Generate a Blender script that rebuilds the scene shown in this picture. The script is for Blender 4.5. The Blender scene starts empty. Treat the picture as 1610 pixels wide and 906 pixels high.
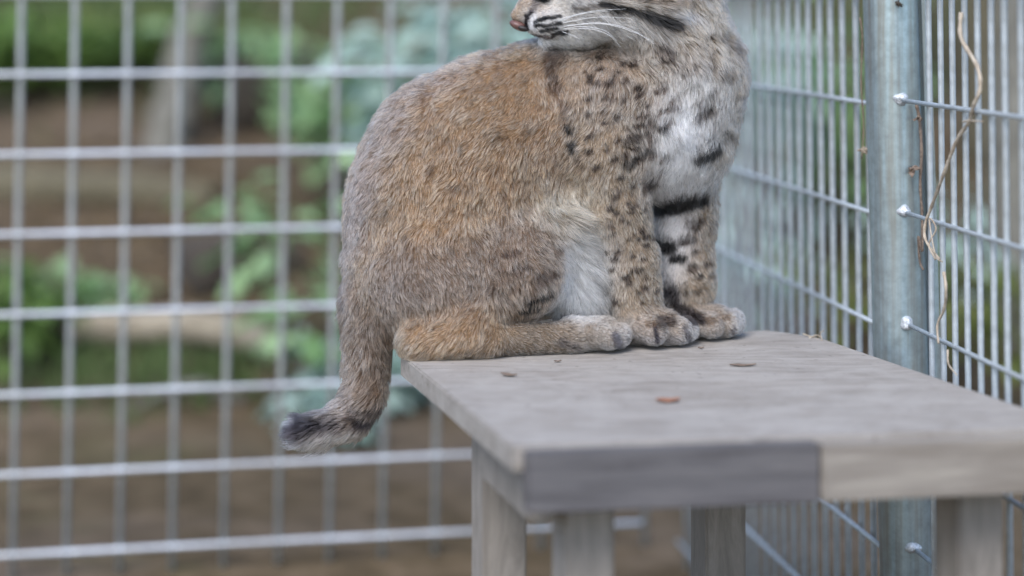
import bpy, bmesh, math, random
import numpy as np
from mathutils import Vector, Matrix, kdtree

random.seed(7)
rng = np.random.default_rng(7)
S = bpy.context.scene
COL = S.collection
R = math.radians

# ------------------------------------------------------------------ camera, sky, sun, exposure
F = 2800.0            # focal length in photograph pixels (photograph is 1610 wide)
CAMZ = 0.545          # lens height above the platform's top, which is z = 0
FOCUS = 2.74
cam = bpy.data.cameras.new('camera')
camo = bpy.data.objects.new('camera', cam)
COL.objects.link(camo)
camo.location = (0, 0, CAMZ)
camo.rotation_euler = (R(90), 0, 0)
cam.sensor_width = 36
cam.lens = F / 1610 * 36
cam.shift_y = -453 / 1610
cam.clip_start = 0.05
cam.clip_end = 500
cam.dof.use_dof = True
cam.dof.focus_distance = FOCUS
cam.dof.aperture_fstop = 1.0
S.camera = camo

W = bpy.data.worlds.new('World')
S.world = W
W.use_nodes = True
nt = W.node_tree
nt.nodes.clear()
sky = nt.nodes.new('ShaderNodeTexSky')
sky.sky_type = 'NISHITA'
sky.sun_disc = False
SUN_EL, SUN_AZ = R(50), R(200)
sky.sun_elevation = SUN_EL
sky.sun_rotation = SUN_AZ
sky.air_density = 1.0
sky.dust_density = 1.2
sky.ozone_density = 1.0
bg = nt.nodes.new('ShaderNodeBackground')
bg.inputs['Strength'].default_value = 0.15
wo = nt.nodes.new('ShaderNodeOutputWorld')
nt.links.new(sky.outputs[0], bg.inputs[0])
nt.links.new(bg.outputs[0], wo.inputs[0])

sun = bpy.data.lights.new('sun', 'SUN')
sun.energy = 1.4
sun.angle = R(32)
sun.color = (1.0, 0.975, 0.94)
suno = bpy.data.objects.new('sun', sun)
COL.objects.link(suno)
sd = Vector((math.sin(SUN_AZ) * math.cos(SUN_EL), math.cos(SUN_AZ) * math.cos(SUN_EL), math.sin(SUN_EL)))
suno.rotation_euler = sd.to_track_quat('Z', 'Y').to_euler()
suno.location = (0, -3, 6)

S.view_settings.view_transform = 'Standard'
S.view_settings.look = 'None'
S.view_settings.gamma = 1.0
S.view_settings.exposure = 1.06
S.view_settings.use_curve_mapping = False
S.render.engine = 'CYCLES'
S.cycles.use_denoising = True
S.cycles.denoising_prefilter = 'ACCURATE'
S.cycles.max_bounces = 8
S.cycles.transparent_max_bounces = 8
S.cycles_curves.shape = 'RIBBONS'
S.cycles_curves.subdivisions = 2


# ------------------------------------------------------------------ helpers
def P(px, py, Y):
    """a point at depth Y whose place in the photograph is (px, py)"""
    return Vector(((px - 805) / F * Y, Y, CAMZ - py / F * Y))


def on_plane(px, py, z=0.0):
    Y = F * (CAMZ - z) / py
    return P(px, py, Y)


def lin(c):
    return tuple(((v / 255) / 12.92 if v / 255 <= 0.04045 else ((v / 255 + 0.055) / 1.055) ** 2.4) for v in c)


def tag(o, label=None, cat=None, group=None, kind=None):
    if label: o['label'] = label
    if cat: o['category'] = cat
    if group: o['group'] = group
    if kind: o['kind'] = kind
    return o


def empty(name, loc=(0, 0, 0)):
    o = bpy.data.objects.new(name, None)
    COL.objects.link(o)
    o.location = loc
    o.empty_display_size = 0.05
    return o


def link(name, me, mat=None, parent=None, loc=None, smooth=False):
    o = bpy.data.objects.new(name, me)
    COL.objects.link(o)
    if mat and not me.materials:
        me.materials.append(mat)
    if smooth:
        me.polygons.foreach_set('use_smooth', [True] * len(me.polygons))
    if parent:
        o.parent = parent
        # everything is laid out in world coordinates: undo the parent's offset
        o.matrix_parent_inverse = Matrix.Translation(-Vector(parent.location))
    if loc is not None:
        o.location = loc
    return o


def mesh_from(name, verts, faces):
    me = bpy.data.meshes.new(name)
    me.from_pydata([tuple(v) for v in verts], [], faces)
    me.update()
    return me


def tube_mesh(name, pts, radii, n=8, cap=True):
    pts = [Vector(p) for p in pts]
    if not hasattr(radii, '__len__'):
        radii = [radii] * len(pts)
    vs, fs = [], []
    prev = None
    for i, p in enumerate(pts):
        t = (pts[min(i + 1, len(pts) - 1)] - pts[max(i - 1, 0)]).normalized()
        if prev is None:
            a = t.orthogonal().normalized()
        else:
            a = (prev - t * prev.dot(t)).normalized()
        prev = a
        b = t.cross(a)
        for k in range(n):
            th = 2 * math.pi * k / n
            vs.append(p + (a * math.cos(th) + b * math.sin(th)) * radii[i])
    for i in range(len(pts) - 1):
        for k in range(n):
            k2 = (k + 1) % n
            fs.append((i * n + k, i * n + k2, (i + 1) * n + k2, (i + 1) * n + k))
    if cap:
        fs.append(tuple(range(n - 1, -1, -1)))
        fs.append(tuple((len(pts) - 1) * n + k for k in range(n)))
    return mesh_from(name, vs, fs)


def catmull(pts, m=8):
    pts = [Vector(p) for p in pts]
    q = [pts[0] * 2 - pts[1]] + pts + [pts[-1] * 2 - pts[-2]]
    out = []
    for i in range(1, len(q) - 2):
        for k in range(m):
            t = k / m
            a, b, c, d = q[i - 1], q[i], q[i + 1], q[i + 2]
            out.append(0.5 * ((2 * b) + (c - a) * t + (2 * a - 5 * b + 4 * c - d) * t * t + (3 * b - a - 3 * c + d) * t ** 3))
    out.append(pts[-1])
    return out


class NB:
    """small node-tree builder"""
    def __init__(self, name):
        self.m = bpy.data.materials.new(name)
        self.m.use_nodes = True
        self.t = self.m.node_tree
        self.b = self.t.nodes['Principled BSDF']

    def n(self, kind, **kw):
        x = self.t.nodes.new(kind)
        for k, v in kw.items():
            if k in x.inputs.keys():
                x.inputs[k].default_value = v
            else:
                setattr(x, k, v)
        return x

    def l(self, a, b):
        self.t.links.new(a, b)

    def coord(self, scale=(1, 1, 1), rot=(0, 0, 0), kind='Object'):
        tc = self.n('ShaderNodeTexCoord')
        mp = self.n('ShaderNodeMapping')
        mp.inputs['Scale'].default_value = scale
        mp.inputs['Rotation'].default_value = rot
        self.l(tc.outputs[kind], mp.inputs[0])
        return mp.outputs[0]

    def noise(self, vec, scale, detail=4, rough=0.55, dist=0.0):
        x = self.n('ShaderNodeTexNoise')
        x.inputs['Scale'].default_value = scale
        x.inputs['Detail'].default_value = detail
        x.inputs['Roughness'].default_value = rough
        x.inputs['Distortion'].default_value = dist
        self.l(vec, x.inputs['Vector'])
        return x.outputs['Fac']

    def ramp(self, fac, stops):
        x = self.n('ShaderNodeValToRGB')
        e = x.color_ramp.elements
        while len(e) < len(stops):
            e.new(0.5)
        for el, (p, c) in zip(e, stops):
            el.position = p
            el.color = (*c[:3], 1) if len(c) >= 3 else (c[0],) * 3 + (1,)
        self.l(fac, x.inputs[0])
        return x.outputs[0]

    def mix(self, fac, a, b, blend='MIX'):
        x = self.n('ShaderNodeMix', data_type='RGBA', blend_type=blend)
        for s, v in ((0, fac), (6, a), (7, b)):
            if hasattr(v, 'node'):
                self.l(v, x.inputs[s])
            else:
                x.inputs[s].default_value = v if s == 0 else (*v[:3], 1)
        return x.outputs[2]

    def bump(self, h, strength=0.3, dist=0.01):
        x = self.n('ShaderNodeBump')
        x.inputs['Strength'].default_value = strength
        x.inputs['Distance'].default_value = dist
        self.l(h, x.inputs['Height'])
        self.l(x.outputs[0], self.b.inputs['Normal'])

    def set(self, **kw):
        for k, v in kw.items():
            k = k.replace('_', ' ')
            if hasattr(v, 'node'):
                self.l(v, self.b.inputs[k])
            else:
                self.b.inputs[k].default_value = (*v, 1) if isinstance(v, tuple) and len(v) == 3 else v
        return self.m


# ------------------------------------------------------------------ materials
def m_galv(name, tint=(0.36, 0.41, 0.44), rough=0.5, metal=0.55):
    b = NB(name)
    v = b.coord((1, 1, 1))
    f = b.noise(v, 60, 4, 0.6)
    st = b.noise(b.coord((70, 70, 2.2)), 1.0, 3, 0.6)
    c = b.ramp(f, [(0.3, tuple(t * 0.78 for t in tint)), (0.7, tuple(t * 1.18 for t in tint))])
    c2 = b.mix(b.ramp(st, [(0.40, (0.0,) * 3), (0.66, (0.7,) * 3)]), c, (0.25, 0.235, 0.20))
    b.bump(f, 0.12, 0.002)
    return b.set(Base_Color=c2, Metallic=metal, Roughness=rough)


M = {}
M['wire'] = m_galv('galvanised_wire', (0.48, 0.535, 0.58), 0.5, 0.35)
M['wire_dim'] = m_galv('dim_galvanised_wire', (0.34, 0.36, 0.365), 0.6, 0.25)  # upright wires, their weaker sky light put into a darker tint
M['wire_skylit'] = m_galv('skylit_galvanised_wire', (0.60, 0.64, 0.71), 0.45, 0.3)  # horizontal wires, sky light from above put into a paler tint
M['post'] = m_galv('galvanised_post', (0.36, 0.46, 0.51), 0.36, 0.65)

b = NB('zinc_paint')
v = b.coord()
M['zinc'] = b.set(Base_Color=b.ramp(b.noise(v, 260, 4, 0.7), [(0.3, (0.26, 0.28, 0.30)), (0.6, (0.66, 0.69, 0.73))]), Roughness=0.3, Metallic=0.35)
b.bump(b.noise(v, 300, 4, 0.7), 0.6, 0.003)

# weathered grey board
b = NB('weathered_board')
g = b.noise(b.coord((6.0, 26, 26), (0, 0, .08)), 1.0, 7, 0.7, 1.6)
g2 = b.noise(b.coord((14, 170, 170)), 1.0, 3, 0.6)
bl = b.noise(b.coord((1, 1, 1)), 9.0, 7, 0.7, .8)
sp = b.noise(b.coord((1, 1, 1)), 75, 3, 0.5)
c = b.ramp(g, [(0.22, (0.15, 0.13, 0.115)), (0.42, (0.245, 0.222, 0.20)), (0.58, (0.305, 0.28, 0.256)), (0.8, (0.39, 0.362, 0.332))])
c = b.mix(b.ramp(bl, [(0.42, (0.0,) * 3), (0.7, (0.6,) * 3)]), c, (0.375, 0.355, 0.332))
c = b.mix(b.ramp(g2, [(0.28, (0.3,) * 3), (0.42, (0.0,) * 3)]), c, (0.17, 0.155, 0.145))
ck = b.noise(b.coord((2.2, 95, 95), (0, 0, .06)), 1.0, 4, 0.6, .5)
c = b.mix(b.ramp(ck, [(0.30, (0.75,) * 3), (0.36, (0.0,) * 3)]), c, (0.10, 0.085, 0.072))
st2 = b.noise(b.coord((1.4, 3.2, 3.2)), 2.2, 6, 0.65, .6)
c = b.mix(b.ramp(st2, [(0.30, (0.5,) * 3), (0.46, (0.0,) * 3)]), c, (0.19, 0.165, 0.14))
c = b.mix(b.ramp(sp, [(0.26, (0.7,) * 3), (0.36, (0.0,) * 3)]), c, (0.13, 0.11, 0.10))
hh = b.mix(0.5, g, g2)
b.bump(hh, 0.35, 0.004)
M['board'] = b.set(Base_Color=c, Roughness=0.82, Specular_IOR_Level=0.25)

b = NB('weathered_timber')
g = b.noise(b.coord((34, 34, 5.0)), 1.0, 8, 0.75, 1.2)
c = b.ramp(g, [(0.25, (0.13, 0.115, 0.10)), (0.55, (0.25, 0.225, 0.2)), (0.8, (0.34, 0.31, 0.28))])
b.bump(g, 0.4, 0.004)
M['timber'] = b.set(Base_Color=c, Roughness=0.85)

b = NB('pale_rail_timber')
g = b.noise(b.coord((3.0, 40, 60)), 1.0, 6, 0.65, 0.5)
c = b.ramp(g, [(0.25, (0.17, 0.145, 0.12)), (0.5, (0.22, 0.195, 0.17)), (0.8, (0.33, 0.30, 0.26))])
b.bump(g, 0.4, 0.004)
M['rail'] = b.set(Base_Color=c, Roughness=0.85)

b = NB('stained_shaded_rail_timber')  # dark stain, with the front face's shade put into the colour too
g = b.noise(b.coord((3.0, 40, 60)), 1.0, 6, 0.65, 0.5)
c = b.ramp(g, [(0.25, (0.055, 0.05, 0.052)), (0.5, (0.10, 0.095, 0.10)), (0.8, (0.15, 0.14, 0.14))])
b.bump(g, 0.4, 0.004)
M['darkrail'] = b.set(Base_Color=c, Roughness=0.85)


def m_plain(name, c0, c1, scale=20, rough=0.8, bump=0.3, sub=0.0):
    b = NB(name)
    f = b.noise(b.coord(), scale, 5, 0.6)
    b.bump(f, bump, 0.01)
    m = b.set(Base_Color=b.ramp(f, [(0.3, c0), (0.7, c1)]), Roughness=rough)
    if sub:
        b.b.inputs['Transmission Weight'].default_value = 0.0
    return m


def m_leaf(name, c0, c1, trans=0.35):
    b = NB(name)
    at = b.n('ShaderNodeAttribute', attribute_name='tone', attribute_type='GEOMETRY')
    col = b.ramp(at.outputs['Fac'], [(0.0, c0), (1.0, c1)])
    b.set(Base_Color=col, Roughness=0.55, Specular_IOR_Level=0.35)
    tr = b.n('ShaderNodeBsdfTranslucent')
    b.l(col, tr.inputs['Color'])
    mx = b.n('ShaderNodeMixShader')
    mx.inputs[0].default_value = trans
    out = b.t.nodes['Material Output']
    b.l(b.b.outputs[0], mx.inputs[1])
    b.l(tr.outputs[0], mx.inputs[2])
    b.l(mx.outputs[0], out.inputs[0])
    return b.m


M['leaf_green'] = m_leaf('leaf_green', (0.08, 0.14, 0.03), (0.20, 0.32, 0.08))
M['leaf_pale'] = m_leaf('leaf_pale', (0.16, 0.29, 0.11), (0.40, 0.56, 0.30))
M['leaf_teal'] = m_leaf('leaf_teal', (0.28, 0.40, 0.33), (0.52, 0.66, 0.60))
M['leaf_olive'] = m_leaf('leaf_olive', (0.10, 0.13, 0.03), (0.24, 0.28, 0.09))
M['litter'] = m_leaf('leaf_litter', (0.06, 0.044, 0.03), (0.20, 0.145, 0.10), 0.1)
M['grass'] = m_leaf('grass_blade', (0.07, 0.11, 0.035), (0.20, 0.28, 0.11))
M['bark_grey'] = m_plain('bark_grey', (0.09, 0.085, 0.07), (0.22, 0.21, 0.18), 14, 0.9, 0.6)
M['bark_tan'] = m_plain('bark_tan', (0.18, 0.15, 0.11), (0.40, 0.35, 0.27), 12, 0.9, 0.6)
M['bark_dark'] = m_plain('bark_dark', (0.025, 0.02, 0.016), (0.08, 0.065, 0.05), 16, 0.9, 0.7)
M['stem'] = m_plain('stem', (0.06, 0.05, 0.03), (0.14, 0.12, 0.07), 30, 0.8)
M['vine'] = m_plain('dry_vine', (0.22, 0.17, 0.125), (0.52, 0.45, 0.36), 70, 0.7)
M['deadleaf'] = m_plain('dead_leaf', (0.09, 0.06, 0.045), (0.28, 0.21, 0.16), 120, 0.8)
M['redleaf'] = m_plain('russet_leaf', (0.22, 0.10, 0.06), (0.36, 0.18, 0.11), 90, 0.8)

b = NB('forest_floor')
v = b.coord()
f1 = b.noise(v, 1.3, 6, 0.65)
f2 = b.noise(v, 9, 5, 0.6)
f3 = b.noise(b.coord((0.55, 0.55, 0.55)), 1.0, 4, 0.6)
c = b.ramp(f2, [(0.25, (0.05, 0.036, 0.02)), (0.5, (0.10, 0.073, 0.043)), (0.78, (0.165, 0.12, 0.078))])
c = b.mix(b.ramp(f1, [(0.56, (0.0,) * 3), (0.78, (0.5,) * 3)]), c, (0.09, 0.105, 0.045))
c = b.mix(b.ramp(f3, [(0.36, (0.6,) * 3), (0.5, (0.0,) * 3)]), c, (0.16, 0.125, 0.10))
b.bump(f2, 0.4, 0.03)
M['ground'] = b.set(Base_Color=c, Roughness=0.95, Specular_IOR_Level=0.1)

# ------------------------------------------------------------------ ground: one sheet, flat pen floor then a wooded bank
GZ = -0.76


def wob(x, y):
    return (math.sin(x * 1.7 + 0.6 * y) * 0.5 + math.sin(y * 2.3 - x * 0.8 + 1.2) * 0.35 + math.sin(x * 4.1 + y * 3.3) * 0.15)


def ground_h(x, y):
    t = max(0.0, y - 5.4)
    s = t * t / (t + 1.6) * 0.36
    if y > 26:
        s += 0.0
    return GZ + min(s, 11.0) + 0.045 * wob(x, y) * min(1, t * 0.6 + 0.25)


def ray_ground(px, py):
    Y = 3.0
    while Y < 60:
        p = P(px, py, Y)
        if p.z <= ground_h(p.x, p.y):
            return p
        Y += 0.02
    return P(px, py, 12)


vs, fs = [], []
xs = sorted(set([round(-60 + i * 4, 3) for i in range(31)] + [round(-6 + i * 0.25, 3) for i in range(49)]))
ys = sorted(set([round(-20 + i * 2, 3) for i in range(12)] + [round(2 + i * 0.25, 3) for i in range(57)] + [round(16 + i * 3, 3) for i in range(36)]))
for y in ys:
    for x in xs:
        vs.append((x, y, ground_h(x, y)))
nx = len(xs)
for j in range(len(ys) - 1):
    for i in range(nx - 1):
        fs.append((j * nx + i, j * nx + i + 1, (j + 1) * nx + i + 1, (j + 1) * nx + i))
o = link('ground', mesh_from('ground', vs, fs), M['ground'], smooth=True)
tag(o, 'brown leaf strewn forest floor rising into a bank behind the wire fence', 'ground', kind='structure')


# leaf shapes -------------------------------------------------------
def leaves_mesh(name, items):
    """items: (pos, dir, up, length, width, tone); each leaf is a folded six-sided blade"""
    n = len(items)
    V = np.zeros((n, 7, 3), np.float32)
    tone = np.zeros((n, 7), np.float32)
    for i, (p, d, u, L, w, t) in enumerate(items):
        d = d.normalized()
        s = d.cross(u)
        if s.length < 1e-4:
            s = d.orthogonal()
        s.normalize()
        nn = s.cross(d)
        pts = [p, p + d * L * .35 + s * w * .5 + nn * w * .16, p + d * L * .75 + s * w * .34 + nn * w * .08, p + d * L - nn * L * .10,
               p + d * L * .75 - s * w * .34 + nn * w * .08, p + d * L * .35 - s * w * .5 + nn * w * .16, p + d * L * .5 - nn * w * .03]
        V[i] = [tuple(q) for q in pts]
        tone[i] = t
    base = np.arange(n)[:, None] * 7
    tri = np.array([[0, 1, 6], [1, 2, 6], [2, 3, 6], [3, 4, 6], [4, 5, 6], [5, 0, 6]])
    Fc = (base[:, :, None] + tri[None]).reshape(-1, 3)
    me = bpy.data.meshes.new(name)
    me.from_pydata(V.reshape(-1, 3).tolist(), [], Fc.tolist())
    a = me.attributes.new('tone', 'FLOAT', 'POINT')
    a.data.foreach_set('value', tone.reshape(-1))
    me.update()
    return me


def rdir(zmin=-1, zmax=1):
    th = random.uniform(0, 2 * math.pi)
    z = random.uniform(zmin, zmax)
    r = math.sqrt(max(0, 1 - z * z))
    return Vector((r * math.cos(th), r * math.sin(th), z))


# leaf litter on the bank (uncountable)
items = []
for i in range(15000):
    y = 5.6 + 7 * random.random() ** 1.2
    x = random.uniform(-0.34, 0.34) * y
    p = Vector((x, y, ground_h(x, y) + random.uniform(0.0, 0.025)))
    L = random.uniform(0.025, 0.055)
    items.append((p, rdir(-.25, .35), rdir(.5, 1), L, L * random.uniform(.5, .8), random.random() ** 1.5))
o = link('leaf_litter', leaves_mesh('leaf_litter', items), M['litter'])
tag(o, 'brown fallen leaves scattered over the forest floor', 'leaf litter', kind='stuff')

# grass tufts as one mass on the green parts of the bank
items = []
for (px, py, n, sp) in [(60, 60, 520, .5), (180, 70, 420, .5), (260, 30, 300, .5), (120, 600, 200, .2), (230, 598, 240, .2), (320, 605, 160, .2), (40, 520, 80, .15), (430, 30, 320, .5),
                        (1260, 80, 260, .6), (1330, 60, 260, .6), (1340, 330, 90, .3)]:
    c0 = ray_ground(px, py)
    for k in range(n):
        x, y = c0.x + random.gauss(0, sp), c0.y + random.gauss(0, sp * .8)
        p = Vector((x, y, ground_h(x, y) - .01))
        L = random.uniform(.05, .13) if 500 < py < 620 else random.uniform(.10, .28)
        items.append((p, (Vector((random.gauss(0, .35), random.gauss(0, .35), 1))), rdir(-1, 1), L, random.uniform(.008, .016), random.random()))
o = link('grass', leaves_mesh('grass', items), M['grass'])
tag(o, 'loose green grass growing on the bank', 'grass', kind='stuff')


# shrubs ------------------------------------------------------------
def shrub(name, label, base, height, spread, nst, nleaf, lsize, mat, group=None, lean=(0, 0), flat=0.5):
    root = empty(name, base)
    tag(root, label, 'shrub' if 'fern' not in name else 'fern', group)
    bm_pts = []
    items = []
    sv, sf = [], []
    for s in range(nst):
        a = random.uniform(0, 2 * math.pi)
        out = Vector((math.cos(a), math.sin(a) * .8, 0)) * spread * random.uniform(.45, 1.0)
        h = height * random.uniform(.6, 1.0)
        p0 = Vector(base) + out * .08
        p2 = Vector(base) + out + Vector((lean[0], lean[1], h))
        p1 = (p0 + p2) / 2 + Vector((0, 0, h * .18)) - out * .15
        path = catmull([p0, p1, p2], 5)
        me = tube_mesh('s', path, [.008 * (1 - .7 * i / (len(path) - 1)) for i in range(len(path))], 5)
        off = len(sv)
        sv += [v.co[:] for v in me.vertices]
        sf += [tuple(off + i for i in pl.vertices) for pl in me.polygons]
        bpy.data.meshes.remove(me)
        for k in range(nleaf):
            t = random.uniform(.3, 1.0)
            i = min(int(t * (len(path) - 1)), len(path) - 2)
            p = path[i].lerp(path[i + 1], random.random())
            d = rdir(-.5, .35)
            q = p + d * lsize * random.uniform(.2, 1.3)
            L = lsize * random.uniform(.6, 1.25)
            up = Vector((random.gauss(0, flat), random.gauss(0, flat), 1))
            items.append((q, d + Vector((0, 0, -.15)), up, L, L * random.uniform(.5, .72), random.random()))
    link('stem', mesh_from('stem', sv, sf), M['stem'], root)
    link('foliage', leaves_mesh('foliage', items), mat, root)
    return root


def behind(px, py, Y):
    """foot of a plant whose middle shows at (px, py) at depth Y"""
    p = P(px, py, Y)
    return Vector((p.x, Y, ground_h(p.x, Y))), p.z - ground_h(p.x, Y)


def bush(px, py, Y, spread, mat, label, lsize=.09, nst=9, nleaf=60, k=1.35, name='leafy_shrub', flat=.5):
    base, h = behind(px, py, Y)
    return shrub(name, label, base, max(.12, h * k), spread, nst, nleaf, lsize, M[mat], 'shrubs on the bank behind the fence', flat=flat)


bush(20, 425, 5.9, .22, 'leaf_green', 'bright green low bush at the foot of the bank beside the pale fallen log', .10, 7, 26, 1.08)
bush(110, 415, 6.3, .22, 'leaf_pale', 'small pale green sprig beside the bright green low bush', .09, 6, 20, 1.1)
bush(440, 300, 6.0, .22, 'leaf_pale', 'pale green leafy shrub with spread flat leaves between two logs', .12, 5, 13, 1.12, flat=.25)
bush(500, 405, 5.6, .12, 'leaf_pale', 'small pale sapling growing close behind the corner of the fence', .12, 4, 9, 1.08, flat=.25)
bush(380, 60, 8.4, .55, 'leaf_pale', 'broad pale green shrub high on the bank over the grey leaning trunk', .17, 8, 14, 1.12, flat=.25)
bush(540, 62, 7.4, .40, 'leaf_pale', 'pale green shrub with large drooping leaves near the top of the bank', .17, 7, 15, 1.12, flat=.3)
bush(90, 40, 8.8, .7, 'leaf_green', 'dense green shrub on the upper bank amid the grass', .13, 12, 46, 1.2)
bush(230, 40, 9.4, .7, 'leaf_olive', 'olive green shrub on the upper bank next to the dense green one', .13, 12, 40, 1.2)
bush(700, 25, 6.6, .20, 'leaf_teal', 'tall blue green shrub with pale leaves behind the cat', .16, 9, 26, 1.10)
bush(785, 15, 6.2, .14, 'leaf_teal', 'slender silvery shrub rising behind the muzzle of the cat', .16, 9, 34, 1.10)
bush(560, 560, 5.6, .10, 'leaf_teal', 'low blue green shrub behind the hanging tail', .10, 8, 36, 1.3)
bush(510, 630, 5.2, .08, 'leaf_teal', 'young blue green plant under the tail tip behind the wire', .08, 6, 20, 1.3)
bush(1200, 90, 6.6, .4, 'leaf_teal', 'pale shrub seen through the close wires behind the chest of the cat', .12, 9, 30, 1.2)
bush(1310, 60, 7.0, .5, 'leaf_pale', 'light green shrub behind the wires next to the steel post', .12, 10, 30, 1.2)
bush(1330, 330, 5.6, .2, 'leaf_olive', 'small olive plant behind the wires low beside the steel post', .08, 6, 20, 1.2)
bush(1480, 310, 5.8, .25, 'leaf_teal', 'low pale plant behind the wires under the dry vine', .08, 7, 22, 1.2)
bush(1580, 420, 5.4, .25, 'leaf_olive', 'olive weed behind the wires past the dry vine', .08, 7, 20, 1.2)
bush(1190, 330, 6.0, .25, 'leaf_teal', 'low pale green shrub behind the close wires beside the forelegs', .1, 6, 16, 1.2)


# logs and trunks ---------------------------------------------------
def log(name, label, a, b, r0, r1, mat, cat='log', bend=.05, group=None):
    a, b = Vector(a), Vector(b)
    mid = (a + b) / 2 + Vector((random.gauss(0, bend), random.gauss(0, bend), abs(random.gauss(0, bend))))
    path = catmull([a, a.lerp(mid, .55), mid, mid.lerp(b, .5) + Vector((0, 0, bend * .3)), b], 6)
    n = len(path)
    rad = [(r0 + (r1 - r0) * i / (n - 1)) * (1 + .07 * math.sin(i * 1.9)) for i in range(n)]
    me = tube_mesh(name, path, rad, 14)
    for vtx in me.vertices:
        c = vtx.co
        c += Vector((math.sin(c.z * 31 + c.x * 17), math.sin(c.x * 23 + c.z * 9), math.sin(c.y * 27 + c.x * 13))) * r0 * .05
    o = link(name, me, mat, smooth=True)
    tag(o, label, cat, group)
    return o


g1 = ray_ground(120, 548); g2 = ray_ground(445, 560)
log('fallen_log', 'pale tan fallen log lying along the foot of the bank', g1 + Vector((0, 0, .07)), g2 + Vector((0, -.10, .06)), .062, .055, M['bark_tan'])
a = ray_ground(262, 235)
log('leaning_trunk', 'grey broken trunk leaning up the bank', a - Vector((.02, 0, .05)), P(350, -60, 8.2), .10, .075, M['bark_grey'], 'trunk')
g1 = ray_ground(345, 190); g2 = ray_ground(520, 215)
log('hollow_shape', 'dark log shape added for a dark hollow under the pale shrubs', g1 + Vector((0, 0, .06)), g2 + Vector((0, .1, .06)), .24, .2, M['bark_dark'])  # dark log added where the bank has a dark hollow
g1 = ray_ground(290, 455); g2 = ray_ground(440, 450)
log('low_hollow_shape', 'short dark log shape added for a hollow beside the pale fallen log', g1 + Vector((0, 0, .05)), g2 + Vector((0, .2, .05)), .15, .12, M['bark_dark'])  # second dark log, added to fill in for the lower hollow
g1 = ray_ground(-40, 300); g2 = ray_ground(330, 330)
log('mossy_log', 'brown log half sunk in leaves across the middle of the bank', g1 + Vector((0, 0, .02)), g2 + Vector((0, .1, .02)), .10, .08, M['stem'])
g1 = ray_ground(380, 640); g2 = ray_ground(200, 665)
log('fallen_branch', 'thin fallen branch on the ground close behind the fence', g1 + Vector((0, 0, .02)), g2 + Vector((0, .1, .02)), .02, .012, M['bark_grey'], 'branch')
for k, (px, Y, r, lab) in enumerate([(1590, 6.2, .09, 'slim grey tree trunk far behind the wires past the dry vine'), (1420, 8.5, .12, 'dark tree trunk up the bank behind the steel post'),
                                     (1550, 8.0, .11, 'brown tree trunk up the bank between post and slim grey trunk')]):
    p = P(px, 0, Y)
    gz = ground_h(p.x, Y)
    log('tree_trunk', lab, (p.x, Y, gz - .1), (p.x + .15, Y + .1, gz + 4.0), r, r * .8, M[['bark_grey', 'bark_dark', 'stem'][k]], 'trunk', .04)

# ------------------------------------------------------------------ fences
def wire_between(name, a, b, r, parent, mat=None, n=8):
    a, b = Vector(a), Vector(b)
    L = (b - a).length
    key = 'wire_%d_%.4f' % (round(L * 1000), r)
    me = bpy.data.meshes.get(key)
    if me is None:
        me = tube_mesh(key, [(0, 0, i * L / 4) for i in range(5)], r, n)
        me.polygons.foreach_set('use_smooth', [True] * len(me.polygons))
        me.materials.append(mat or M['wire'])
    o = bpy.data.objects.new(name, me)
    COL.objects.link(o)
    o.parent = parent
    o.matrix_parent_inverse = Matrix.Translation(-Vector(parent.location))
    o.location = a
    o.rotation_euler = (b - a).to_track_quat('Z', 'Y').to_euler()
    return o


# back fence: x = px at depth; slightly receding to the right
BF0, BF1 = 4.00, 4.13      # depth at px 0 and px 530


def bfY(px):
    # straight line in plan through the two depths
    pa, pb = P(0, 0, BF0), P(530, 0, BF1)
    # solve X(px,Y) on the line
    dx, dy = pb.x - pa.x, pb.y - pa.y
    m = (px - 805) / F
    # X = m*Y ; (X-pa.x)/dx = (Y-pa.y)/dy
    t = (m * pa.y - pa.x) / (dx - m * dy)
    return pa.y + t * dy


bf = empty('wire_fence', (P(300, 0, bfY(300)).x, bfY(300), ground_h(0, 4)))
tag(bf, 'galvanised welded wire fence with wide rectangular openings behind the tail and back', 'fence', 'galvanised wire fences of the pen')
ZB, ZT = GZ - .02, 1.35
for i in range(-3, 13):
    px = 37 + 82.6 * i - (0 if i else 0)
    Y = bfY(px) + .006
    a = P(px, 0, Y)
    jit = random.gauss(0, .0015)
    wire_between('vertical_wire', (a.x - .022 + jit, Y, ZB), (a.x + jit + .012, Y, ZT), .0078, bf, M['wire_dim'])
pitch = 124.2 / F * 4.06
for j in range(-4, 8):
    py0 = 117.5 + 126 * (j - 0)
    z = CAMZ - 117.5 / F * 4.0 - j * (126 / F * 4.0)
    if z < GZ + .02 or z > ZT:
        continue
    A = P(-330, 0, bfY(-330)); B = P(1010, 0, bfY(1010))
    wire_between('horizontal_wire', (A.x, A.y, z), (B.x, B.y, z + random.gauss(0, .001)), .0062, bf, M['wire_skylit'])

# side fence: two panels and a post, plan direction points at the vanishing point px 315
PY = 2.87
pp = P(1404, 0, PY)
fd = Vector(((315 - 805) / F, 1, 0)).normalized()
post = empty('steel_post', (pp.x, pp.y, GZ))
tag(post, 'round galvanised steel post with white painted welds at the edge of the platform', 'post')
pr = .0435
# pipe, leaning a hair like in the photograph
n = 40
zz = [GZ - .05, -.3, 0, .3, .6, 1.45]
path = [(pp.x - .018 * (z / .6) + .012, pp.y, z) for z in zz]
link('pipe', tube_mesh('pipe', path, pr, n), M['post'], post, smooth=True)
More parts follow.
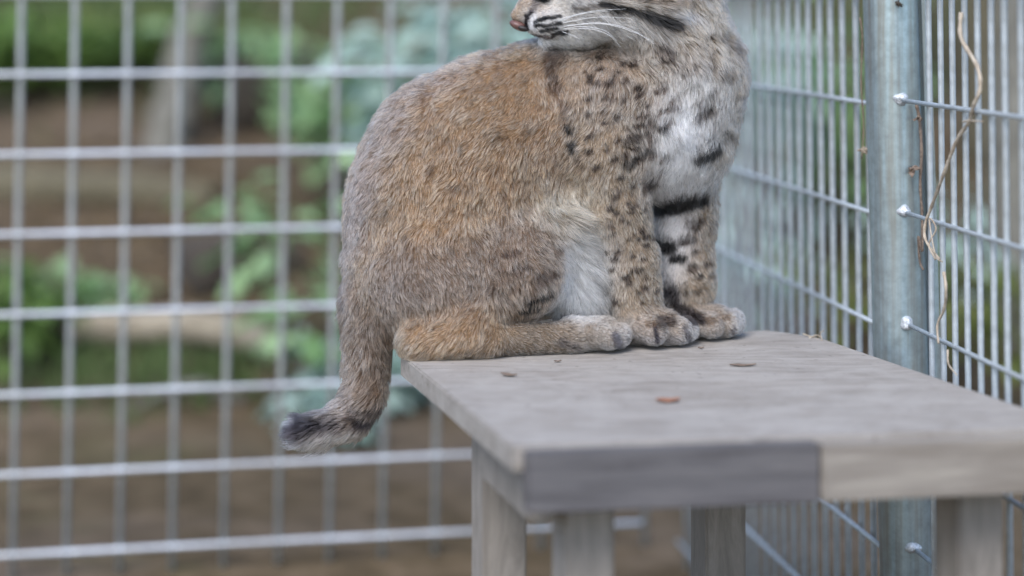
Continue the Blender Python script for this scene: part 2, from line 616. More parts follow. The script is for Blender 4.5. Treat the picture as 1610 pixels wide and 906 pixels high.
# flat strap on the right side of the pipe
strap_x = pp.x + pr + .012
vs = []
for z in (GZ, 1.45):
    dx = -.018 * (z / .6) + .012
    for (ax, ay) in ((-.008, -.012), (.006, -.012), (.006, .012), (-.008, .012)):
        vs.append((strap_x + dx + ax, pp.y + ay, z))
link('edge_strap', mesh_from('edge_strap', vs, [(0, 1, 5, 4), (1, 2, 6, 5), (2, 3, 7, 6), (3, 0, 4, 7), (3, 2, 1, 0), (4, 5, 6, 7)]), M['post'], post)

far = empty('wire_fence', (pp.x, pp.y + .1, GZ))
tag(far, 'closely spaced galvanised wire fence panel running from the steel post behind the cat', 'fence', 'galvanised wire fences of the pen')
near = empty('wire_fence', (pp.x, pp.y - .1, GZ))
tag(near, 'closely spaced galvanised wire fence panel with a dry vine on it', 'fence', 'galvanised wire fences of the pen')
cell = 175.5 / F * 2.85
org = Vector((pp.x - .012, pp.y, 0))
# far panel
fdf = Vector(((300 - 805) / F, 1, 0)).normalized()
nrm = Vector((fdf.y, -fdf.x, 0))        # outward (right)
o1 = org + fdf * .0
for i in range(1, 22):
    s = .030 + i * .0575
    p = o1 + fdf * s + nrm * .008
    j = random.gauss(0, .001)
    wire_between('vertical_wire', (p.x + j + .012, p.y, ZB), (p.x + j - .014, p.y, ZT), .0052, far)
zt = CAMZ - 163 / F * 2.93
for j in range(-3, 8):
    z = zt - j * cell
    if GZ < z < ZT:
        a = o1 + fdf * .0 - nrm * .002; e = o1 + fdf * 1.24 - nrm * .002
        wire_between('horizontal_wire', (a.x, a.y, z), (e.x, e.y, z), .0042, far)
# near panel, welded on the inner face of the pipe
o2 = Vector((pp.x + .004, pp.y - pr - .001, 0))
for i in range(1, 24):
    s = .045 + i * .0445
    p = o2 - fd * s + Vector((fd.y, -fd.x, 0)) * .0105
    j = random.gauss(0, .001)
    wire_between('vertical_wire', (p.x + j + .010, p.y, ZB), (p.x + j - .012, p.y, ZT), .0047, near)
zt = CAMZ - 158 / F * o2.y
cellb = 176.5 / F * o2.y
for j in range(-3, 8):
    z = zt - j * cellb
    if GZ < z < ZT:
        sh = .012 - .018 * z / .6
        e = o2 - fd * 1.12
        wire_between('horizontal_wire', (o2.x + sh, o2.y, z), (e.x, e.y, z), .0037, near)
        # white painted weld bead
        bm = bmesh.new()
        bmesh.ops.create_icosphere(bm, subdivisions=3, radius=1)
        for vtx in bm.verts:
            c = vtx.co
            k = 1 + .12 * math.sin(c.x * 3 + j) + .10 * math.sin(c.z * 4 + 2 * j) + .05 * math.sin(c.y * 6 + c.x * 5)
            vtx.co = Vector((c.x * .0115 * k, c.y * .009 * k, c.z * .0100 * k))
        me = bpy.data.meshes.new('weld_bead'); bm.to_mesh(me); bm.free()
        link('weld_bead', me, M['zinc'], post, (o2.x + sh - .002, o2.y + .002, z + .002), smooth=True)

# ------------------------------------------------------------------ platform
TH = .033
pa = on_plane(630, 558); pb = on_plane(806, 702); pd = on_plane(1203, 519); pe = on_plane(1295, 533); pc = on_plane(1700, 672)
outline = [pb]
# front edge with the slight hollow the photograph shows
for t in (.25, .5, .75):
    outline.append(pb.lerp(pc, t))
outline += [pc]
for t in (.3, .6):
    outline.append(pc.lerp(pe, t))
outline += [pe, pe.lerp(pd, .5) + Vector((-.004, .012, 0)), pd]
for t in (.33, .66):
    outline.append(pd.lerp(pa, t))
outline += [pa]
for t in (.3, .6):
    outline.append(pa.lerp(pb, t))
ctr = (pa + pb + pc + pd) / 4
plat = empty('wooden_platform', (ctr.x, ctr.y, GZ))
tag(plat, 'weathered grey plank platform on timber legs that the bobcat sits on', 'platform')
bm = bmesh.new()
top = [bm.verts.new((p.x, p.y, 0)) for p in outline]
f = bm.faces.new(top)
if f.normal.z < 0:
    f.normal_flip()
r = bmesh.ops.extrude_face_region(bm, geom=[f])
vv = [x for x in r['geom'] if isinstance(x, bmesh.types.BMVert)]
bmesh.ops.translate(bm, verts=vv, vec=(0, 0, -TH))
bmesh.ops.recalc_face_normals(bm, faces=bm.faces)
es = [e for e in bm.edges if abs(e.verts[0].co.z - e.verts[1].co.z) < 1e-5]
bmesh.ops.bevel(bm, geom=es, offset=.0022, segments=2, affect='EDGES')
me = bpy.data.meshes.new('board'); bm.to_mesh(me); bm.free()
link('board', me, M['board'], plat)


def box_mesh(name, o_, ax, ay, az, bev=.003):
    bm = bmesh.new()
    q = [bm.verts.new(o_ + ax * i + ay * j + az * k) for k in (0, 1) for j in (0, 1) for i in (0, 1)]
    for f in ((0, 2, 3, 1), (4, 5, 7, 6), (0, 1, 5, 4), (1, 3, 7, 5), (3, 2, 6, 7), (2, 0, 4, 6)):
        bm.faces.new([q[i] for i in f])
    bmesh.ops.recalc_face_normals(bm, faces=bm.faces)
    bmesh.ops.bevel(bm, geom=list(bm.edges), offset=bev, segments=2, affect='EDGES')
    me = bpy.data.meshes.new(name); bm.to_mesh(me); bm.free()
    return me


ex = (pc - pb).normalized(); ey = (pa - pb).normalized(); up = Vector((0, 0, 1))
Lx = (pc - pb).length; Ly = (pa - pb).length
# legs
LW = .062
for (sx, sy) in ((.055, Ly - .26), (Lx - .13, .06), (Lx - .30, Ly - .12), (.09, .07)):
    base = pb + ex * sx + ey * sy
    base.z = GZ - .02
    link('leg', box_mesh('leg', base, ex * LW, ey * LW, up * (-TH - .0015 - GZ + .02)), M['timber'], plat)
# front rails nailed on the board's front edge: a dark one, stain and shade in its colour, and a paler piece butted to it
tj = (on_plane(1280, 686) - pb).dot(ex)
fy = -ey * .020
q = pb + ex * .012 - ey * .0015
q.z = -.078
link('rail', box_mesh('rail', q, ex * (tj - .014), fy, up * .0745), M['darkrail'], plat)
q = pb + ex * tj - ey * .0015
q.z = -.076
o = link('rail', box_mesh('rail', q, ex * (Lx - tj + .02), fy * 1.15, up * .0695, .002), M['rail'], plat)
o['label'] = 'pale beige timber strip nailed along the front edge'
q = pb + ex * .035 + ey * .05
q.z = -TH - .076
link('side_rail', box_mesh('side_rail', q, ex * .03, ey * (Ly - .36), up * .0745), M['timber'], plat)

# small things lying on the board
def flat_leaf(name, label, px, py, L, w, mat, ang, cat='leaf', curl=.004):
    p = on_plane(px, py)
    nseg = 6
    vs, fs = [], []
    for i in range(nseg + 1):
        t = i / nseg
        ww = w * math.sin(math.pi * min(.97, t * .93 + .04)) ** .8
        z0 = .0015 + curl * .45 * (2 * t - 1) ** 2
        for s in (-1, -.5, 0, .5, 1):
            vs.append((L * (t - .5), ww * s * .5, z0 + abs(s) * curl * .35 + .0006 * math.sin(9 * t + s * 5)))
    for i in range(nseg):
        for k in range(4):
            fs.append((i * 5 + k, i * 5 + k + 1, i * 5 + k + 6, i * 5 + k + 5))
    me = mesh_from(name, vs, fs)
    o = link(name, me, mat, smooth=True)
    sm = o.modifiers.new('thickness', 'SOLIDIFY'); sm.thickness = .0006
    o.location = p
    o.rotation_euler = (0, 0, ang)
    tag(o, label, cat)
    return o


flat_leaf('fallen_leaf', 'small russet dead leaf lying in the middle of the platform', 1050, 632, .034, .022, M['redleaf'], .1)
flat_leaf('fallen_leaf', 'dark curled leaf scrap on the platform in front of the hind leg', 800, 592, .026, .012, M['deadleaf'], -.5)
flat_leaf('fallen_leaf', 'tiny dark leaf crumb on the platform before the hind toes', 877, 570, .012, .006, M['deadleaf'], .3, curl=.002)
flat_leaf('fallen_leaf', 'thin dark sliver of leaf on the platform before the far forepaw', 1168, 576, .040, .012, M['deadleaf'], .05, curl=.002)
flat_leaf('fallen_leaf', 'tiny dark leaf crumb on the platform beside the near forepaw', 1102, 549, .010, .006, M['deadleaf'], .0, curl=.002)


def strand_obj(name, label, pts, r0, r1, mat, cat, m=8, group=None):
    path = catmull(pts, m)
    nn = len(path)
    rad = [max(.0003, (r0 + (r1 - r0) * i / (nn - 1)) * (1 + .12 * math.sin(i * 1.3))) for i in range(nn)]
    o = link(name, tube_mesh(name, path, rad, 7), mat, smooth=True)
    return tag(o, label, cat, group)


for k, (pts, lab) in enumerate([([(1262, 527), (1280, 531), (1292, 536), (1290, 526), (1296, 521)], 'thin straw tangle on the far corner of the platform by the wires'),
                                ([(1272, 532), (1284, 529), (1293, 533)], 'short straw bit lying beside the straw tangle')]):
    strand_obj('straw', lab, [on_plane(x, min(y, 545)) if y > 530 else on_plane(x, 531) + Vector((0, 0, (531 - y) / 1000 + .002)) for x, y in pts], .0012, .0007, M['vine'], 'straw')

# dry vine on the near panel
def nearpt(px, py, off=0.0):
    """point on the near panel's plane"""
    m = (px - 805) / F
    # o2 + -fd*s : X = o2.x - fd.x*s ; Y = o2.y - fd.y*s ; X = m Y
    s = (m * o2.y - o2.x) / (m * fd.y - fd.x)
    Y = o2.y - fd.y * s
    q = P(px, py, Y)
    return q - Vector((fd.y, -fd.x, 0)) * off


def nv(pts, off):
    return [nearpt(x, y, off + .003 * math.sin(i * 2.1)) for i, (x, y) in enumerate(pts)]


strand_obj('dry_vine', 'pale dry vine snaking through the close wires beside the steel post', nv([(1515, 20), (1518, 60), (1538, 105), (1545, 140), (1537, 168), (1526, 190), (1508, 222), (1488, 280), (1466, 325), (1459, 352), (1462, 378), (1478, 408)], .004), .0034, .0022, M['vine'], 'vine')
strand_obj('dry_vine', 'short curved dry stem among the wires under the long vine', nv([(1490, 428), (1496, 455), (1488, 485), (1480, 510), (1484, 540)], .006), .0026, .0018, M['vine'], 'vine')
strand_obj('dry_vine', 'thin brown tendril near the foot of the close wires', nv([(1496, 550), (1500, 572), (1508, 590)], .006), .0016, .001, M['vine'], 'vine')
sv = []
for i, (x, y) in enumerate([(1441, 165), (1446, 190), (1449, 240), (1447, 290), (1450, 340), (1450, 395), (1444, 372), (1446, 410), (1452, 425)]):
    sv.append(P(x, y, pp.y - .045 + .003 * math.sin(i * 2)))
strand_obj('dry_vine', 'brown dried vine climbing the edge of the steel post', sv, .0028, .0018, M['deadleaf'], 'vine')
strand_obj('dry_vine', 'grey brown twisted vine on the far wires at the edge of view', nv([(1598, -10), (1590, 60), (1600, 110), (1588, 150), (1580, 220), (1592, 300), (1588, 360)], -.05), .004, .003, M['vine'], 'vine')


strand_obj('dry_vine', 'fine brown tendril hooked over the wires above the short curved stem', nv([(1478, 408), (1470, 385), (1476, 360), (1468, 345), (1480, 400), (1486, 412)], .007), .0015, .001, M['vine'], 'vine')
strand_obj('dry_vine', 'stub of broken vine sticking out under the upper wire', nv([(1520, 192), (1532, 190), (1549, 191)], .006), .0018, .0009, M['vine'], 'vine')
strand_obj('dry_vine', 'pale dead stem behind the close wires past the long vine', nv([(1606, 430), (1592, 470), (1602, 520), (1586, 560), (1606, 600)], -.05), .0035, .0025, M['vine'], 'vine')
strand_obj('dry_vine', 'dry twig poking out behind the left side of the steel post', [P(x, y, pp.y + .03) for x, y in ((1352, 28), (1356, 60), (1354, 130), (1358, 200), (1355, 250))], .0016, .0012, M['deadleaf'], 'vine')


def crumple(name, label, p, size, mat):
    bm = bmesh.new()
    for k in range(7):
        a = rdir(-1, .3) * size * random.uniform(.6, 1.2); b2 = rdir() * size * .5
        q = [bm.verts.new(p + x) for x in (Vector((0, 0, 0)) + rdir() * size * .2, b2, a, a * .6 - b2)]
        bm.faces.new(q)
    bmesh.ops.subdivide_edges(bm, edges=bm.edges, cuts=2, use_grid_fill=True)
    for vtx in bm.verts:
        vtx.co += rdir() * size * .12
    me = bpy.data.meshes.new(name); bm.to_mesh(me); bm.free()
    o = link(name, me, mat)
    sm = o.modifiers.new('thickness', 'SOLIDIFY'); sm.thickness = .0006
    return tag(o, label, 'leaf')


crumple('dead_leaf', 'crumpled dark dead leaf hanging on the steel post below the top weld', P(1434, 264, pp.y - .052), .015, M['deadleaf'])
crumple('dead_leaf', 'shrivelled leaf knot right under the top weld', P(1443, 186, pp.y - .05), .010, M['deadleaf'])
crumple('dead_leaf', 'small dry leaf caught behind the left side of the steel post', P(1357, 235, pp.y + .03), .011, M['vine'])
crumple('dead_leaf', 'dark leaf scrap hanging at the top of the steel post', P(1412, 5, pp.y - .05), .009, M['bark_dark'])

# ------------------------------------------------------------------ the bobcat: one continuous skin from blended tapered capsules
PR = []


def C(a, b, k=.016, ys=1.0, col=(150, 122, 96), ln=20, lift=.45, comb=(0, 0, -1), curl=.3):
    """tapered capsule; a, b = (px, py, depth, radius px)"""
    pa_, pb_ = P(a[0], a[1], a[2]), P(b[0], b[1], b[2])
    PR.append(dict(a=np.array(pa_), b=np.array(pb_), ra=a[3] * a[2] / F, rb=b[3] * b[2] / F, k=k, ys=ys, col=np.array(lin(col)), ln=ln / 1000, lift=lift,
                   comb=np.array(comb, float) / np.linalg.norm(comb), curl=curl))


BROWN = (154, 128, 102); GREY = (130, 114, 101); TAN = (154, 135, 114); NECK = (168, 152, 135); WHITE = (240, 238, 240); PAW = (142, 127, 112)
# trunk
C((690, 408, 2.825, 146), (700, 325, 2.835, 150), ys=.74, col=BROWN, ln=15, comb=(-.25, 0, -1))
C((700, 325, 2.835, 150), (722, 266, 2.84, 147), ys=.74, col=BROWN, ln=15, comb=(-.4, 0, -.9))
C((722, 266, 2.84, 147), (788, 224, 2.845, 139), ys=.76, col=BROWN, ln=15, comb=(-.5, 0, -.85))
C((788, 224, 2.845, 139), (852, 166, 2.855, 99), ys=.8, col=BROWN, ln=15, comb=(-.5, 0, -.85))
C((788, 226, 2.845, 130), (900, 192, 2.855, 112), ys=.78, col=BROWN, ln=16, comb=(-.45, 0, -.9))
C((900, 192, 2.855, 112), (1020, 185, 2.86, 108), ys=.85, col=NECK, ln=17, comb=(-.25, 0, -1))
C((1045, 200, 2.865, 104), (1072, 130, 2.87, 96), ys=.92, col=NECK, ln=22, comb=(.12, -.2, -1))
C((1045, 215, 2.865, 95), (1068, 262, 2.86, 52), ys=.9, col=WHITE, ln=25, comb=(.05, -.2, -1))
C((1062, 100, 2.87, 98), (1042, 10, 2.865, 86), ys=.95, col=NECK, ln=22, comb=(.45, 0, -.85))
C((905, 130, 2.875, 62), (1000, 92, 2.87, 66), k=.03, ys=.8, col=(140, 122, 106), ln=22, comb=(.3, 0, -.95))
# belly and flank fold
C((780, 395, 2.83, 110), (895, 410, 2.835, 66), ys=.8, col=(190, 178, 165), ln=38, comb=(.8, 0, -.6))
C((780, 330, 2.80, 80), (872, 340, 2.805, 56), k=.05, ys=.7, col=(176, 150, 122), ln=44, lift=.32, comb=(1, 0, -.22))
C((905, 425, 2.84, 55), (915, 455, 2.84, 42), ys=.9, col=(246, 246, 248), ln=32, comb=(.1, 0, -1))
C((885, 462, 2.825, 40), (915, 478, 2.83, 36), k=.02, col=(246, 247, 250), ln=22, comb=(.2, 0, -1))
# near hind leg
C((690, 440, 2.768, 102), (812, 415, 2.765, 78), k=.035, ys=.72, col=GREY, ln=14, comb=(.25, 0, -.95))
C((808, 430, 2.755, 66), (712, 505, 2.748, 40), k=.025, ys=.8, col=(140, 120, 104), ln=16, comb=(.1, 0, -1))
C((660, 535, 2.715, 30), (738, 508, 2.728, 42), k=.022, col=(152, 126, 100), ln=16, comb=(-.6, 0, -.8))
C((668, 534, 2.715, 31), (765, 532, 2.718, 29), k=.016, col=(150, 126, 102), ln=14, comb=(-.75, 0, -.65))
C((730, 535, 2.718, 27), (900, 530, 2.755, 22), k=.012, col=(122, 107, 92), ln=9, lift=.4, comb=(1, 0, -.25))
C((900, 527, 2.758, 25), (950, 524, 2.768, 24), k=.01, ys=1.2, col=PAW, ln=8, lift=.4, comb=(1, 0, -.25))
for dy, px, py, rr in ((-.026, 958, 531, 17), (-.008, 973, 528, 18), (.011, 974, 527, 17), (.027, 960, 526, 16)):
    C((935, 523, 2.765 + dy, 16), (px, py, 2.768 + dy, rr), k=.004, col=(158, 147, 137), ln=6, lift=.4, comb=(1, 0, -.4))
# far hind leg
C((700, 430, 2.905, 95), (820, 430, 2.905, 70), k=.014, ys=.7, col=GREY, ln=18, comb=(.25, 0, -.95))
C((830, 440, 2.92, 60), (740, 490, 2.93, 30), k=.014, col=GREY, ln=14, comb=(0, 0, -1))
C((740, 497, 2.935, 22), (925, 500, 2.935, 19), k=.01, col=(180, 160, 134), ln=9, comb=(1, 0, -.2))
C((915, 499, 2.935, 20), (935, 500, 2.935, 18), k=.008, ys=1.3, col=(186, 168, 142), ln=8, comb=(1, 0, -.3))
# near foreleg
C((950, 150, 2.80, 62), (952, 240, 2.795, 62), k=.022, ys=.62, col=NECK, ln=15, comb=(-.12, 0, -1))
C((952, 245, 2.795, 60), (968, 320, 2.80, 48), k=.016, ys=.85, col=TAN, ln=13, comb=(.12, 0, -1))
C((968, 320, 2.80, 48), (992, 410, 2.81, 40), k=.012, ys=.9, col=TAN, ln=11, comb=(.15, 0, -1))
C((992, 410, 2.81, 40), (1003, 490, 2.815, 38), k=.012, ys=.9, col=TAN, ln=11, comb=(.1, 0, -1))
C((1004, 508, 2.81, 31), (1048, 515, 2.805, 26), k=.010, ys=1.15, col=PAW, ln=8, comb=(1, 0, -.4))
for dy, px, py, rr in ((-.033, 1030, 523, 19), (-.012, 1068, 520, 20), (.010, 1078, 518, 19), (.031, 1058, 517, 18)):
    C((1010, 514, 2.808 + dy * .8, 19), (px, py, 2.806 + dy, rr), k=.0035, col=(162, 150, 140), ln=6, lift=.4, comb=(1, 0, -.45))
# far foreleg
C((1082, 255, 2.90, 46), (1075, 350, 2.895, 45), k=.016, col=TAN, ln=15, comb=(.05, 0, -1))
C((1075, 350, 2.895, 45), (1080, 440, 2.885, 40), k=.012, ys=.9, col=TAN, ln=12, comb=(.05, 0, -1))
C((1080, 440, 2.885, 40), (1082, 485, 2.88, 34), k=.012, ys=.9, col=TAN, ln=11, comb=(.05, 0, -1))
C((1088, 502, 2.875, 27), (1128, 505, 2.87, 25), k=.01, ys=1.15, col=PAW, ln=8, comb=(1, 0, -.4))
for dy, px, py, rr in ((-.028, 1118, 512, 19), (-.008, 1144, 509, 20), (.012, 1152, 506, 19), (.030, 1136, 504, 18)):
    C((1095, 505, 2.874 + dy * .8, 18), (px, py, 2.870 + dy, rr), k=.0035, col=(162, 150, 140), ln=6, lift=.4, comb=(1, 0, -.45))
# tail
C((590, 480, 2.81, 52), (577, 570, 2.80, 31), k=.02, col=(120, 103, 89), ln=18, comb=(-.1, 0, -1))
C((577, 570, 2.80, 31), (573, 618, 2.79, 27), k=.012, col=(126, 107, 92), ln=15, comb=(-.1, 0, -1))
C((573, 618, 2.79, 28), (550, 656, 2.785, 27), k=.012, col=(128, 110, 96), ln=18, comb=(-.6, 0, -.8))
C((550, 656, 2.785, 27), (505, 676, 2.78, 21), k=.01, col=(150, 138, 130), ln=21, lift=.4, comb=(-1, 0, -.3))
C((505, 676, 2.78, 21), (474, 678, 2.775, 17), k=.01, col=(34, 31, 40), ln=21, lift=.42, comb=(-1, 0, -.05))
# head, turned back over the shoulder
FACE = (172, 156, 138)
C((955, -60, 2.85, 90), (985, -35, 2.855, 92), k=.02, ys=.9, col=FACE, ln=14, comb=(1, 0, -.1))
C((905, 5, 2.835, 54), (850, 24, 2.825, 30), k=.012, ys=.95, col=(206, 198, 190), ln=8, lift=.35, comb=(1, 0, -.2))
C((905, -42, 2.835, 52), (814, 24, 2.822, 11), k=.010, ys=.85, col=(168, 146, 124), ln=5, lift=.3, comb=(.9, 0, .5))
C((912, 44, 2.83, 32), (864, 60, 2.822, 15), k=.008, ys=1.0, col=(226, 222, 218), ln=9, lift=.4, comb=(.8, 0, -.55))
C((852, 33, 2.803, 19), (868, 36, 2.797, 21), k=.008, col=(218, 212, 206), ln=6, lift=.35, comb=(1, 0, -.2))
C((852, 33, 2.847, 19), (868, 36, 2.853, 21), k=.008, col=(218, 212, 206), ln=6, lift=.35, comb=(1, 0, -.2))
C((940, 8, 2.812, 44), (1020, 4, 2.815, 54), k=.04, ys=.7, col=(190, 182, 172), ln=30, lift=.38, comb=(1, -.1, -.28))
C((940, 10, 2.89, 44), (1015, 8, 2.90, 52), k=.02, ys=.8, col=(190, 182, 172), ln=30, lift=.38, comb=(1, .1, -.28))
C((930, -130, 2.80, 30), (935, -185, 2.79, 10), k=.014, ys=.7, col=GREY, ln=8, comb=(0, 0, 1))
C((975, -130, 2.91, 30), (985, -185, 2.92, 10), k=.014, ys=.7, col=GREY, ln=8, comb=(0, 0, 1))

NPR = len(PR)


def prim_d(p, q):
    ys = p['ys']
    ax, ay, az = p['a']
    bx, by, bz = p['b']
    x = q[..., 0] - ax; y = (q[..., 1] - ay) / ys; z = q[..., 2] - az
    ex_, ey_, ez_ = bx - ax, (by - ay) / ys, bz - az
    L2 = ex_ * ex_ + ey_ * ey_ + ez_ * ez_ + 1e-12
    t = np.clip((x * ex_ + y * ey_ + z * ez_) / L2, 0, 1)
    dx = x - t * ex_; dy = y - t * ey_; dz = z - t * ez_
    return np.sqrt(dx * dx + dy * dy + dz * dz) - (p['ra'] + (p['rb'] - p['ra']) * t)


def sdf(q):
    d = None
    for p in PR:
        e = prim_d(p, q)
        if d is None:
            d = e
        else:
            k = p['k']
            h = np.maximum(k - np.abs(d - e), 0) / k
            d = np.minimum(d, e) - h * h * k * .25
    return d


def surface_nets(lo, hi, h):
    n = [int(math.ceil((hi[i] - lo[i]) / h)) + 1 for i in range(3)]
    ax = [lo[i] + h * np.arange(n[i], dtype=np.float32) for i in range(3)]
    q = np.stack(np.meshgrid(*ax, indexing='ij'), -1).astype(np.float32)
    D = sdf(q).astype(np.float32)
    ins = D < 0
    c = [n[i] - 1 for i in range(3)]
    cnt = np.zeros(c, np.int32); acc = np.zeros(c + [3], np.float32)
    corners = [(i, j, k) for i in (0, 1) for j in (0, 1) for k in (0, 1)]
    for A in corners:
        for a_ in range(3):
            if A[a_]:
                continue
            B = list(A); B[a_] = 1
            sa = tuple(slice(A[i], A[i] + c[i]) for i in range(3)); sb = tuple(slice(B[i], B[i] + c[i]) for i in range(3))
            cr = ins[sa] != ins[sb]
            t = np.where(cr, D[sa] / (D[sa] - D[sb] + 1e-12), 0)
            cnt += cr
            for m_ in range(3):
                acc[..., m_] += np.where(cr, A[m_] + (t if m_ == a_ else 0), 0)
    act = cnt > 0
    idx = -np.ones(c, np.int64)
    idx[act] = np.arange(act.sum())
    cell_ = np.argwhere(act)
    V = (cell_ + acc[act] / cnt[act][:, None]) * h + np.array(lo)
    faces = []
    for a_ in range(3):
        b_, c_ = (a_ + 1) % 3, (a_ + 2) % 3
        sl0 = [slice(None)] * 3; sl1 = [slice(None)] * 3
        sl0[a_] = slice(0, n[a_] - 1); sl1[a_] = slice(1, n[a_])
        cr = ins[tuple(sl0)] != ins[tuple(sl1)]
        w = np.argwhere(cr)
        w = w[(w[:, b_] > 0) & (w[:, c_] > 0) & (w[:, b_] < n[b_] - 1) & (w[:, c_] < n[c_] - 1)]
        fl = ins[w[:, 0], w[:, 1], w[:, 2]]

        def at(db, dc):
            v_ = w.copy(); v_[:, b_] -= db; v_[:, c_] -= dc
            return idx[v_[:, 0], v_[:, 1], v_[:, 2]]
        Q = np.stack([at(1, 1), at(0, 1), at(0, 0), at(1, 0)], 1)
        Q[~fl] = Q[~fl][:, ::-1]
        faces.append(Q)
    return V, np.concatenate(faces)


V, Q = surface_nets((-.42, 2.58, -.19), (.42, 3.06, .80), .0052)
me = bpy.data.meshes.new('bobcat')
me.from_pydata(V.tolist(), [], Q.tolist())
me.update()
me.polygons.foreach_set('use_smooth', [True] * len(me.polygons))


def hit(px, py):
    """point of the skin seen at a pixel, used once to lay the coat marks out on the body"""
    d = np.array(P(px, py, 1.0)) - np.array((0, 0, CAMZ))
    d /= np.linalg.norm(d)
    o_ = np.array((0, 0, CAMZ)); t = 2.4
    for _ in range(60):
        s = float(sdf((o_ + d * t)[None])[0])
        if s < .0006:
            return o_ + d * t
        t += max(s * .8, .0005)
        if t > 3.3:
            break
    return np.array(P(px, py, 2.81))


# --- value noise for coat variation
_N = rng.random((32, 32, 32)).astype(np.float32)


def vnoise(p, s):
    q = p / s
    i = np.floor(q).astype(int); f = q - i
    f = f * f * (3 - 2 * f)
    r_ = 0
    for a_ in (0, 1):
        for b_ in (0, 1):
            for c_ in (0, 1):
                w = (f[:, 0] if a_ else 1 - f[:, 0]) * (f[:, 1] if b_ else 1 - f[:, 1]) * (f[:, 2] if c_ else 1 - f[:, 2])
                r_ = r_ + w * _N[(i[:, 0] + a_) % 32, (i[:, 1] + b_) % 32, (i[:, 2] + c_) % 32]
    return r_


# --- coat marks and some painted shade.  soft patches: px, py, rx, ry, angle, colour, strength
BLK = (12, 11, 12)
PATCH = [
    (1080, 215, 46, 88, 10, (246, 246, 250), 1.0), (1100, 150, 55, 34, 0, (214, 208, 202), .7), (1065, 290, 42, 30, 0, (244, 244, 247), 1.0),
    (1130, 200, 26, 60, 10, (206, 198, 190), .6), (1056, 380, 32, 62, 0, (238, 235, 236), .9), (1048, 450, 18, 40, 0, (206, 202, 202), .6),
    (915, 440, 42, 58, 15, (246, 247, 250), 1.0), (925, 400, 30, 40, 0, (214, 205, 196), .7),
    (900, 330, 52, 40, 10, (205, 188, 166), .7), (560, 330, 34, 120, 15, (124, 112, 108), .75), (610, 205, 50, 40, -40, (130, 116, 108), .7), (540, 440, 22, 90, 0, (124, 110, 102), .7), (680, 130, 60, 22, -28, (140, 122, 110), .5),
    (640, 460, 90, 45, 0, (122, 106, 96), .75), (740, 455, 90, 40, -10, (134, 116, 102), .6), (600, 520, 50, 40, 0, (124, 106, 94), .7),
    (705, 525, 66, 28, -6, (166, 136, 106), .75), (690, 350, 70, 40, -30, (170, 138, 106), .45), (760, 290, 60, 50, 0, (168, 134, 102), .4), (860, 200, 30, 80, 10, (150, 120, 94), .4),
    (950, 130, 60, 60, 0, (164, 144, 128), .6), (990, 530, 8, 14, 0, (90, 84, 86), .5),
    (985, 528, 16, 16, 0, (196, 190, 186), .5), (1090, 530, 18, 18, 0, (222, 216, 212), .7), (1165, 515, 16, 22, 0, (222, 216, 212), .6), (1040, 540, 60, 10, 0, (150, 150, 158), .5), (950, 547, 35, 7, 0, (160, 158, 160), .4), (1130, 530, 40, 8, 0, (150, 150, 156), .5),
    # face
    (845, 42, 24, 15, 0, (244, 242, 244), .95), (895, 64, 48, 16, -6, (244, 242, 240), .95), (960, 40, 40, 22, -10, (206, 202, 200), .6), (1085, 32, 26, 9, 18, (232, 232, 238), .95), (1010, 55, 46, 14, 8, (200, 196, 194), .6),
    (945, 84, 60, 13, 3, (92, 80, 70), .75), (1010, 88, 45, 14, 5, (112, 102, 94), .6), (845, 5, 30, 18, 30, (172, 152, 134), .6), (1130, 40, 26, 50, 0, (190, 172, 150), .6), (1175, 110, 14, 40, 0, (176, 150, 126), .6), (880, -4, 22, 9, 0, (214, 208, 202), .6),
    # tail
    (525, 672, 26, 12, 5, (60, 54, 58), .7), (480, 698, 60, 12, 0, (248, 248, 252), 1.0), (520, 694, 40, 9, -8, (220, 214, 210), .8), (438, 676, 9, 30, 0, (244, 244, 248), 1.0), (450, 655, 30, 5, 0, (230, 228, 230), .7), (490, 668, 40, 14, 4, (20, 18, 26), .9),
]
